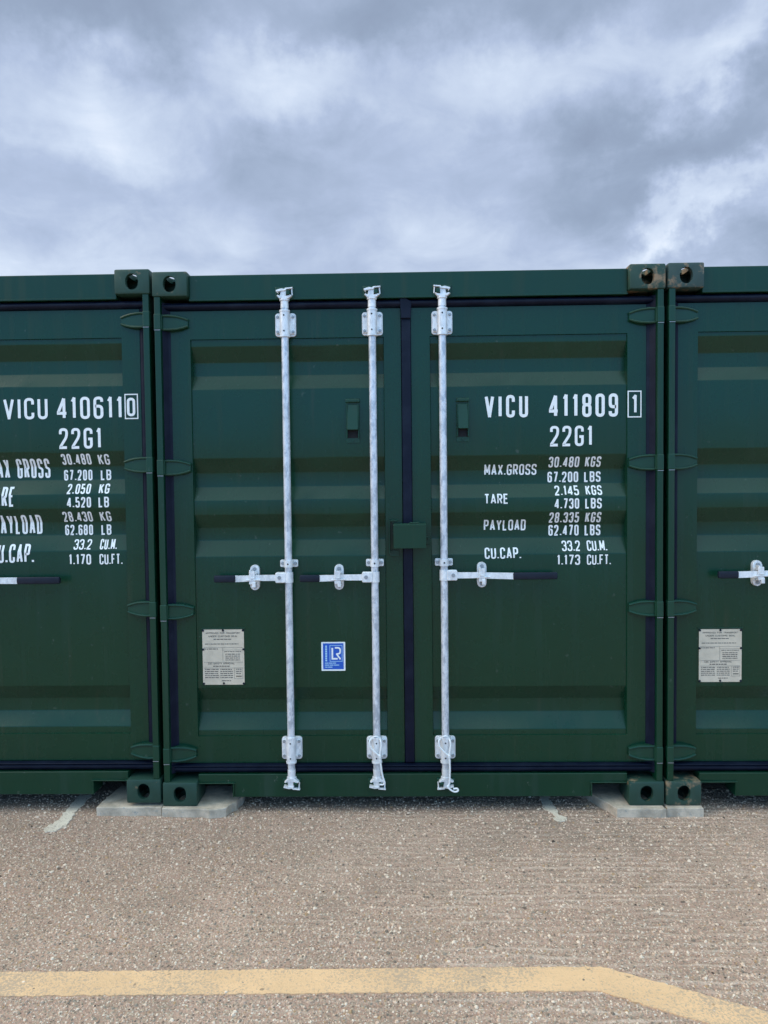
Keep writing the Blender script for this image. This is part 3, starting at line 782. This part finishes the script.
def lettering(door, lines, boxes, prof, xp0, xp1, name='lettering'):
    """lines painted on the panel: follows every bend of it"""
    jobs = []
    for (s, x0, x1, z0, z1, sl, st, *gp_) in lines:
        bm = bmesh.new(); text_into(bm, s, x0, x1, z0, z1, st, sl, gp_[0] if gp_ else None); jobs.append((bm, x0, x1, z0, z1))
    for (x0, x1, z0, z1, w_) in boxes:
        for (b_, a0, a1, c0, c1) in jobs:      # a framed check digit: frame and digit are one mark
            if x0 < a0 and a1 < x1 and z0 < c0 and c1 < z1: rectline(b_, x0, x1, z0, z1, w_, -.0006)
    for bm, *_ in jobs:
        zs_ = [v_.co.z for v_ in bm.verts]
        for z, d in prof:
            if min(zs_) < z < max(zs_): bmesh.ops.bisect_plane(bm, geom=bm.verts[:] + bm.edges[:] + bm.faces[:], plane_co=(0, 0, z), plane_no=(0, 0, 1), dist=1e-6)
        bmesh.ops.bisect_plane(bm, geom=bm.verts[:] + bm.edges[:] + bm.faces[:], plane_co=(xp1, 0, 0), plane_no=(1, 0, 0), dist=1e-6)
        for v_ in bm.verts:
            d = depth_at(prof, v_.co.z) if xp0 < v_.co.x < xp1 + 1e-5 else 0.0
            v_.co.y += YF + d - .0022
        me = bpy.data.meshes.new(name)
        for f in bm.faces: f.smooth = False
        bm.to_mesh(me); bm.free(); me.materials.append(M['white'])
        o = bpy.data.objects.new(name, me); col.objects.link(o); o.parent = door

def make_container(loc, rot, rec, rods, hnd, lab, plate_at, castmats, extra=None):
    t = empty('shipping_container', loc, rot)
    tag(t, lab, 'shipping container', 'dark green shipping containers standing side by side')
    prof = profile(rec)
    Ln = 6.058
    k = 0
    for sz in (1, -1):
        for sx in (-1, 1):
            casting(t, sx, -1, sz, castmats[k]); k += 1
            casting(t, sx, 1, sz, 'cast')
    # corner posts
    for s in (-1, 1):
        bm = bmesh.new()
        x0, x1 = sorted((s * 1.182, s * 1.2115))
        box(bm, x0, x1, .006, .170, .1178, 2.4735, .003, 2)
        x0, x1 = sorted((s * 1.130, s * 1.1820)); box(bm, x0, x1, .128, .170, .1178, 2.4735)
        finish('corner_post', bm, 'green2', t)
        bm = bmesh.new(); x0, x1 = sorted((s * 1.09, s * 1.2175)); box(bm, x0, x1, Ln - .13, Ln - .006, .1178, 2.4735, .004)
        finish('corner_post', bm, 'green2', t)
    # header
    bm = bmesh.new()
    box(bm, -1.0485, 1.0485, .030, .120, 2.455, 2.5780, .004, 2)
    box(bm, -1.19, 1.19, .080, .160, 2.420, 2.4548)
    box(bm, -1.0483, 1.0483, .0255, .0298, 2.4552, 2.4640, .0015)
    finish('door_header', bm, 'green2', t)
    # sill with the two fork notches
    bm = bmesh.new()
    nz = .108
    for s in (-1, 1):
        pass
    prism(bm, [(-1.0485, nz), (-.872, nz), (-.872, .034), (.872, .034), (.872, nz), (1.0485, nz), (1.0485, .147), (-1.0485, .147)], .030, .150, bev=.002)
    for s in (-1, 1):
        x0, x1 = sorted((s * .868, s * 1.0483)); box(bm, x0, x1, .0215, .135, nz - .006, nz - .0003, .0012)
        x0, x1 = sorted((s * .8722, s * .8782)); box(bm, x0, x1, .0225, .135, .036, nz - .0062, .0012)
    finish('door_sill', bm, 'green2', t)
    # underframe, behind
    bm = bmesh.new(); box(bm, -1.16, 1.16, .140, 5.93, .075, .158)
    for q in range(18): y = .30 + q * .32; box(bm, -1.15, 1.15, y, y + .045, .040, .0748)
    finish('underframe', bm, 'floor', t)
    # side walls, roof, end wall: folded sheet
    def corr(n, amp, a, b, z0, z1, mk):
        bm_ = bmesh.new(); P = []
        pitch = (b - a) / n
        for i in range(n):
            u = a + i * pitch
            P += [(u, 0), (u + pitch * .26, 0), (u + pitch * .5, amp), (u + pitch * .76, amp)]
        P.append((b, 0))
        lo = [bm_.verts.new(mk(u, d, z0)) for u, d in P]; hi = [bm_.verts.new(mk(u, d, z1)) for u, d in P]
        for i in range(len(P) - 1): bm_.faces.new((lo[i], lo[i + 1], hi[i + 1], hi[i]))
        return bm_
    for s in (-1, 1):
        bm = corr(21, .034, .165, Ln - .13, .158, 2.50, lambda u, d, z, s=s: (s * (1.206 - d), u, z))
        finish('side_wall', bm, 'green', t)
        bm = bmesh.new(); x0, x1 = sorted((s * 1.155, s * 1.2165)); box(bm, x0, x1, .163, Ln - .163, 2.495, 2.560, .004)
        finish('top_rail', bm, 'green2', t)
        bm = bmesh.new(); x0, x1 = sorted((s * 1.170, s * 1.2165)); box(bm, x0, x1, .163, Ln - .163, .045, .160, .004)
        finish('bottom_rail', bm, 'green2', t)
    bm = corr(26, .018, .121, Ln - .10, -1.155, 1.155, lambda u, d, z: (z, u, 2.574 - d)); finish('roof', bm, 'green', t)
    bm = corr(9, .040, -1.09, 1.09, .10, 2.50, lambda u, d, z: (u, Ln - .03 - d, z)); finish('end_wall', bm, 'green', t)
    bm = bmesh.new(); box(bm, -1.04, 1.04, Ln - .12, Ln - .01, 2.50, 2.57, .004); finish('end_header', bm, 'green2', t); bm = bmesh.new(); box(bm, -1.04, 1.04, Ln - .12, Ln - .01, .03, .12, .004); finish('end_sill', bm, 'green2', t)
    # doors
    dl = make_leaf('door', t, -1.154, -1.055, -.114, -.032, prof)
    dr = make_leaf('door', t, .018, .108, 1.057, 1.146, prof)
    for d, s, xi, xo in ((dl, -1, -.032, -1.154), (dr, 1, .018, 1.146)):
        bm = bmesh.new()
        # side lip
        x0, x1 = sorted((s * 1.140, s * 1.1955)); 
        sec = [(1.146, .062), (1.160, .054), (1.181, .030), (1.1818, .034), (1.1818, .090), (1.130, .090), (1.130, .074)]
        lo = [bm.verts.new((s * x_, y_, .150)) for x_, y_ in sec]; hi = [bm.verts.new((s * x_, y_, 2.452)) for x_, y_ in sec]
        bm.faces.new(lo); bm.faces.new(hi[::-1])
        for k_ in range(len(sec)): bm.faces.new((lo[k_], lo[(k_ + 1) % len(sec)], hi[(k_ + 1) % len(sec)], hi[k_]))
        a, b = sorted((s * 1.180, xi + (-.018 if s < 0 else .018)))
        a2, b2 = (-1.178, -.007) if s < 0 else (-.007, 1.178)
        half_round(bm, a2, b2, 2.4345, .0195, .066, .030)
        half_round(bm, a2, b2, .1670, .0190, .066, .026)
        half_round(bm, a2, b2, .1870, .0050, .060, .030)
        finish('door_seal', bm, 'rubber', d)
        for zc in (2.355, 1.657, .953, .247):
            bm = bmesh.new(); hinge_blade(bm, s, zc); finish('hinge', bm, ('green3', 'bolt'), d)
    bm = bmesh.new()
    box(bm, -.0295, .0165, .048, .062, .196, 2.405, .005, 3)
    prism(bm, [(-.036, 2.464), (-.004, 2.456), (.022, 2.440), (.0168, 2.36), (-.0300, 2.36)], .034, .0475, bev=.003)
    finish('centre_seal', bm, 'rubber', dr)
    for i, (x, d) in enumerate(rods):
        D = dl if x < 0 else dr
        bm = bmesh.new()
        cyl(bm, (x, .022, .124), (x, .022, 2.462), .0176, n=28)
        finish('lock_rod', bm, 'galv', D)
        rod_bracket(D, x, 2.339); rod_bracket(D, x, .272); rod_guide(D, x, 1.185)
        fl = -1 if x > 0 else 1
        cam_piece(D, x, 2.462, 1, fl); cam_piece(D, x, .124, -1, fl)
        cam_keeper(t, x, 2.462, 1, fl); cam_keeper(t, x, .124, -1, fl)
        ln, gr, xr_, hz, dr_ = hnd[i]
        handle(D, x, d, ln, hz, gr, dr_, xr_)
    vent(dl, -.302, -.235, 1.768, 1.985, YF + PD); vent(dr, .234, .296, 1.768, 1.983, YF + PD)
    lock_box(dr)
    data_plate(dl, *plate_at, YF + PD)
    if extra: extra(t, dl, dr, prof)
    return t

# ------------------------------------------------------------------ ground
def sheet(bm, pts, z):
    f = bm.faces.new([bm.verts.new((x, y, z)) for x, y in pts]); return f
GZ = -.045
bm = bmesh.new(); sheet(bm, [(-700, -700), (700, -700), (700, 700), (-700, 700)], GZ)
tag(finish('ground', bm, 'ground'), kind='structure')
def skirt(bm):
    be = [e_ for e_ in bm.edges if len(e_.link_faces) == 1]
    g_ = bmesh.ops.extrude_edge_only(bm, edges=be)['geom']
    for v_ in g_:
        if isinstance(v_, bmesh.types.BMVert): v_.co.z = GZ - .001
def strip(name, P, w0, mat, seed, z=GZ + .003, jag=.0022, n=None, caps=True):
    """painted stripe with ragged edges; P = list of (far edge pt, near edge pt) pairs"""
    rnd = random.Random(seed); bm = bmesh.new(); prev = None
    for k in range(len(P) - 1):
        (a0, b0), (a1, b1) = P[k], P[k + 1]
        L_ = (Vector(a1) - Vector(a0)).length; m_ = max(2, int(L_ / .012))
        for i in range(m_ + (1 if k == len(P) - 2 else 0)):
            t = i / m_
            a = Vector(a0).lerp(Vector(a1), t); b = Vector(b0).lerp(Vector(b1), t)
            n_ = (a - b).normalized()
            a = a + n_ * rnd.gauss(0, jag); b = b + n_ * rnd.gauss(0, jag)
            va = bm.verts.new((a.x, a.y, z)); vb = bm.verts.new((b.x, b.y, z))
            if prev: bm.faces.new((prev[0], va, vb, prev[1]))
            prev = (va, vb)
    skirt(bm)
    o = finish(name, bm, mat); tag(o, kind='structure'); return o
strip('yellow_line', [((-9.0, -1.50), (-9.0, -1.62)), ((-1.389, -1.170), (-1.326, -1.286)), ((-.40, -1.152), (-.38, -1.268)), ((.606, -1.133), (.570, -1.252))], 0, 'yellow', 3)
strip('yellow_line', [((.603, -1.1335), (.568, -1.2520)), ((.84, -1.243), (.80, -1.368)), ((1.05, -1.346), (1.01, -1.468)), ((2.6, -2.13), (2.54, -2.25)), ((5.0, -3.33), (4.94, -3.45))], 0, 'yellow', 4, z=GZ + .0036)
def patch(pts, seed, name='white_marking'):
    rnd = random.Random(seed); bm = bmesh.new(); out = []
    for i, p in enumerate(pts):
        q = pts[(i + 1) % len(pts)]; L_ = math.dist(p, q); m_ = max(1, int(L_ / .012))
        for k in range(m_):
            t = k / m_; out.append((p[0] + (q[0] - p[0]) * t + rnd.gauss(0, .0035), p[1] + (q[1] - p[1]) * t + rnd.gauss(0, .005)))
    sheet(bm, out, GZ + .004); skirt(bm); tag(finish(name, bm, 'wpaint'), kind='structure')
patch([(-1.742, -.150), (-1.712, -.172), (-1.668, -.165), (-1.650, -.115), (-1.652, -.04), (-1.672, .03), (-1.664, .10), (-1.668, .25), (-1.66, .7), (-1.73, .7), (-1.738, .25), (-1.728, .10), (-1.722, .03), (-1.712, -.05), (-1.735, -.11)], 1)
patch([(.668, -.050), (.700, -.072), (.728, -.066), (.738, -.03), (.712, -.004), (.716, .05), (.706, .11), (.706, .7), (.655, .7), (.658, .12), (.652, .06), (.680, .02), (.684, -.02)], 2)

# loose and half-sunk stones in the surface
rnd = random.Random(11)
bm = bmesh.new()
def ic(cx, cy, r, fl, ang, e1):
    ca, sa = math.cos(ang), math.sin(ang)
    base = []
    k = rnd.choice((4, 5, 5, 6)); ph = rnd.random() * 6.28
    for i in range(k):
        a = ph + 6.283 * i / k + rnd.uniform(-.25, .25); q = r * rnd.uniform(.8, 1.15)
        x = q * math.cos(a) * e1; y = q * math.sin(a); base.append((cx + x * ca - y * sa, cy + x * sa + y * ca))
    lo = [bm.verts.new((x, y, GZ - .001)) for x, y in base]
    hi = [bm.verts.new((cx + (x - cx) * .6, cy + (y - cy) * .6, GZ + fl * rnd.uniform(.8, 1.2))) for x, y in base]
    for i in range(k): bm.faces.new((lo[i], lo[(i + 1) % k], hi[(i + 1) % k], hi[i]))
    bm.faces.new(hi)
def on_line(x, y):
    if x < .59: c = -1.21 + .019 * (x + .4); return abs(y - c) < .066
    return abs(y - (-1.193 - .49 * (x - .6))) < .075
cnt = 0
while cnt < 70000:
    y = -1.75 + 2.05 * rnd.random(); x = rnd.uniform(-2.35, 2.35)
    if on_line(x, y) and rnd.random() < .90: continue
    # stones gather along the raked ridges on the right
    if x > -.4 and rnd.random() < .62 * min(1, (x + .4) / 1.2):
        y = round((y + .012 * math.sin(x * 3.1) + .009 * math.sin(x * 8.3 + y * 4)) / .042) * .042 - .012 * math.sin(x * 3.1) + rnd.gauss(0, .009)
        if on_line(x, y): continue
    r = min(.0085, max(.0018, rnd.lognormvariate(math.log(.0032), .42)))
    ic(x, y, r, r * rnd.uniform(.35, .7), rnd.random() * 3.14, rnd.uniform(.6, 1.1)); cnt += 1
for f in bm.faces: f.smooth = False
me = bpy.data.meshes.new('chippings'); bm.to_mesh(me); bm.free(); me.materials.append(M['chip'])
o = bpy.data.objects.new('chippings', me); col.objects.link(o)
tag(o, 'small stone chippings bedded in the surface of the yard', 'chippings', kind='stuff')

# ------------------------------------------------------------------ concrete slabs under the corners
def slab(pts, h, lab, seed, top=-.0006):
    rnd = random.Random(seed); bm = bmesh.new(); n = len(pts)
    out = []
    for i, p in enumerate(pts):
        q = pts[(i + 1) % n]; L_ = math.dist(p[:2], q[:2]); m_ = max(1, int(L_ / .03))
        for k in range(m_):
            t = k / m_; j = .0025 if k else 0
            out.append((p[0] + (q[0] - p[0]) * t + rnd.gauss(0, j), p[1] + (q[1] - p[1]) * t + rnd.gauss(0, j)))
    lo = [bm.verts.new((x, y, GZ + .001)) for x, y in out]; hi = [bm.verts.new((x, y, top)) for x, y in out]
    ft = bm.faces.new(hi); bm.faces.new(lo[::-1])
    for i in range(len(out)): bm.faces.new((lo[i], lo[(i + 1) % len(out)], hi[(i + 1) % len(out)], hi[i]))
    bmesh.ops.recalc_face_normals(bm, faces=bm.faces)
    rr = bmesh.ops.bevel(bm, geom=list(ft.edges), offset=.004, segments=2, profile=.5, affect='EDGES')
    o = finish('concrete_pad', bm, 'slab'); tag(o, lab, 'concrete slab', 'concrete slabs under the container corners'); return o
slab([(-1.545, -.004), (-1.2245, -.008), (-1.2245, .26), (-1.520, .26), (-1.530, .20)], .045, 'pale concrete slab under the bottom right corner of the left container', 1)
slab([(-1.219, -.016), (-1.05, -.024), (-.945, -.030), (-.905, -.016), (-.893, .025), (-.868, .055), (-.852, .12), (-.850, .26), (-1.219, .26)], .045, 'pale concrete slab with a broken corner under the bottom left corner of the middle container', 2)
slab([(.983, -.030), (1.2165, -.034), (1.2165, .27), (.890, .27), (.875, .22), (.925, .09)], .045, 'grey concrete slab with a slanting left edge under the middle container\'s bottom right corner', 3)
slab([(1.2215, -.026), (1.396, -.026), (1.396, .40), (1.2215, .40)], .045, 'narrow concrete slab under the bottom left corner of the right container', 4)

# ------------------------------------------------------------------ the three containers
RODS = [(-.587, -1), (-.168, -1), (.167, 1)]
HND = [(.262, .099, .170, 1.118, .000), (.272, .092, .176, 1.117, .000), (.336, .206, .184, 1.123, .002)]
REC_M = [(2.243, 2.172, 2.105, 2.035), (1.700, 1.630, 1.560, 1.494), (1.424, 1.359, 1.296, 1.218), (.568, .498, .432, .356)]
REC_L = [(2.251, 2.178, 2.112, 2.045), (1.727, 1.656, 1.590, 1.517), (1.447, 1.380, 1.315, 1.238), (.566, .496, .432, .362)]
REC_R = [(2.257, 2.184, 2.114, 2.047), (1.720, 1.645, 1.577, 1.503), (1.434, 1.364, 1.299, 1.221), (.562, .493, .430, .353)]
def mid_extra(t, dl, dr, prof):
    L_ = [('VICU', .372, .581, 1.882, 1.991, 0, .135, 1.4), ('411809', .682, 1.014, 1.880, 1.992, 0, .135), ('1', 1.076, 1.106, 1.893, 1.984, 0, .13),
          ('22G1', .687, .892, 1.740, 1.839, 0, .13),
          ('MAX.GROSS', 0.372, 0.627, 1.604, 1.657, 0, .14), ('TARE', 0.368, 0.484, 1.464, 1.513, 0, .14), ('PAYLOAD', 0.368, 0.573, 1.332, 1.386, 0, .14), ('CU.CAP.', .368, .545, 1.196, 1.250, 0, .14),
          ('30.480', 0.684, 0.832, 1.639, 1.690, 0, .15), ('KGS', 0.861, 0.937, 1.639, 1.690, 0, .15),
          ('67.200', 0.681, 0.831, 1.566, 1.618, 0, .15), ('LBS', 0.860, 0.940, 1.566, 1.618, 0, .15),
          ('2.145', 0.712, 0.829, 1.502, 1.550, 0, .15), ('KGS', 0.862, 0.941, 1.502, 1.550, 0, .15),
          ('4.730', 0.708, 0.827, 1.437, 1.488, 0, .15), ('LBS', 0.856, 0.936, 1.437, 1.488, 0, .15),
          ('28.335', 0.685, 0.831, 1.368, 1.420, 0, .15), ('KGS', 0.861, 0.937, 1.368, 1.420, 0, .15),
          ('62.470', 0.685, 0.833, 1.304, 1.357, 0, .15), ('LBS', 0.862, 0.939, 1.304, 1.357, 0, .15),
          ('33.2', 0.746, 0.835, 1.230, 1.280, 0, .135, .62), ('CU.M.', 0.868, 0.965, 1.230, 1.280, 0, .135, .62),
          ('1.173', 0.719, 0.831, 1.163, 1.213, 0, .15), ('CU.FT.', 0.864, 0.980, 1.163, 1.213, 0, .13, .62)]
    lettering(dr, L_, [(1.060, 1.121, 1.877, 2.000, .0055)], prof, .110, 1.055)
    sticker(dl, -.438, -.320, .649, .792, YF + PD)
def left_extra(t, dl, dr, prof):
    o = 2.447; z = -.014
    A = lambda s, x0, x1, z0, z1, sl=0, st=.13, *gp: (s, x0 + o, x1 + o, z0 + z, z1 + z, sl, st, *gp)
    L_ = [A('VICU', -1.985, -1.766, 1.902, 2.007), A('410611', -1.720, -1.396, 1.900, 2.009), A('0', -1.371, -1.330, 1.910, 2.000, 0, .14),
          A('22G1', -1.713, -1.503, 1.755, 1.857),
          A('MAX GROSS', -2.082, -1.778, 1.614, 1.710, 0, .11, .80), A('TARE', -2.082, -1.946, 1.474, 1.572, 0, .11, .80), A('PAYLOAD', -2.072, -1.826, 1.336, 1.432, 0, .11, .80), A('CU.CAP.', -2.072, -1.855, 1.196, 1.288, 0, .115, .75),
          A('30.480', -1.712, -1.566, 1.678, 1.731, 0, .15), A('KG', -1.530, -1.474, 1.676, 1.728, 0, .15),
          A('67.200', -1.710, -1.568, 1.600, 1.653, 0, .15), A('LB', -1.526, -1.474, 1.600, 1.652, 0, .15),
          A('2.050', -1.684, -1.568, 1.533, 1.583, 0, .15), A('KG', -1.526, -1.474, 1.533, 1.583, 0, .15),
          A('4.520', -1.683, -1.563, 1.466, 1.518, 0, .15), A('LB', -1.526, -1.474, 1.466, 1.518, 0, .15),
          A('28.430', -1.714, -1.568, 1.395, 1.446, 0, .15), A('KG', -1.529, -1.474, 1.395, 1.446, 0, .15),
          A('62.680', -1.712, -1.572, 1.328, 1.380, 0, .15), A('LB', -1.530, -1.480, 1.328, 1.380, 0, .15),
          A('33.2', -1.659, -1.571, 1.258, 1.308, 0, .135, .62), A('CU.M.', -1.528, -1.443, 1.258, 1.308, 0, .135, .62),
          A('1.170', -1.680, -1.570, 1.184, 1.236, 0, .15), A('CU.FT.', -1.528, -1.414, 1.184, 1.236, 0, .13, .62)]
    lettering(dr, L_, [(-1.379 + o, -1.318 + o, 1.885, 2.002, .0055)], prof, .110, 1.055)
make_container((0, 0, 0), (0, 0, 0), REC_M, RODS, HND, 'dark green container in the middle, numbered 411809, with a small blue sticker on its door',
               (-1.026, -.820, .583, .858), ['cast', 'castrust', 'cast', 'cast'], mid_extra)
make_container((-2.447, .002, .014), (0, R(-.05), 0), REC_L, RODS, [HND[0], HND[1], (.374, .205, .182, 1.103, .0)], 'dark green container on the left, only its right door in view, numbered 410611',
               (-1.030, -.824, .583, .842), ['cast', 'cast', 'cast', 'cast'], left_extra)
make_container((2.4455, -.002, .001), (0, R(.04), 0), REC_R, RODS, [(.297, .090, .183, 1.118, .001), HND[1], HND[2]], 'dark green container on the right, its left door with a beige plate and no lettering',
               (-1.040, -.834, .583, .842), ['castpale', 'cast', 'castrust', 'cast'], None)

# ------------------------------------------------------------------ cable ties looped round two rods
def cable_tie(x, lab, tail):
    bm = bmesh.new(); y = -.006
    loop = [(x - .022, .012, .333), (x - .034, y, .322), (x - .031, y - .003, .298), (x - .010, y - .006, .272), (x + .012, y - .007, .254), (x + .014, y - .007, .250)]
    loop2 = [(x + .014, y - .007, .248), (x + .018, y - .006, .275), (x + .022, y - .004, .300), (x + .020, y, .322), (x + .014, .010, .333)]
    top = [(x + .014, .010, .333), (x + .004, .003, .3415), (x - .010, .003, .3415), (x - .022, .012, .333)]
    tube(bm, spline(loop, 6), .0042); tube(bm, spline(loop2, 6), .0042); tube(bm, spline(top, 6), .0038)
    tube(bm, spline(tail, 8), .0044)
    box(bm, x + .008, x + .021, y - .013, y - .003, .243, .258, .002, 2)
    o = finish('cable_tie', bm, 'tie'); tag(o, lab, 'cable tie', 'white cable ties round the lower rod brackets'); return o
x = -.168
cable_tie(x, 'white cable tie on the second locking rod, its tail hanging straight to the cam', [(x + .014, -.014, .250), (x + .020, -.014, .205), (x + .026, -.013, .160), (x + .036, -.012, .122), (x + .030, -.012, .112), (x + .012, -.012, .112)])
x = .167
cable_tie(x, 'white cable tie on the third locking rod, its tail curling out below the cam', [(x + .015, -.014, .250), (x + .018, -.014, .200), (x + .017, -.014, .150), (x + .014, -.014, .112), (x + .006, -.016, .104), (x + .020, -.018, .088), (x + .040, -.018, .078), (x + .056, -.016, .082), (x + .052, -.014, .092), (x + .034, -.012, .090)])

scene.render.engine = 'CYCLES'
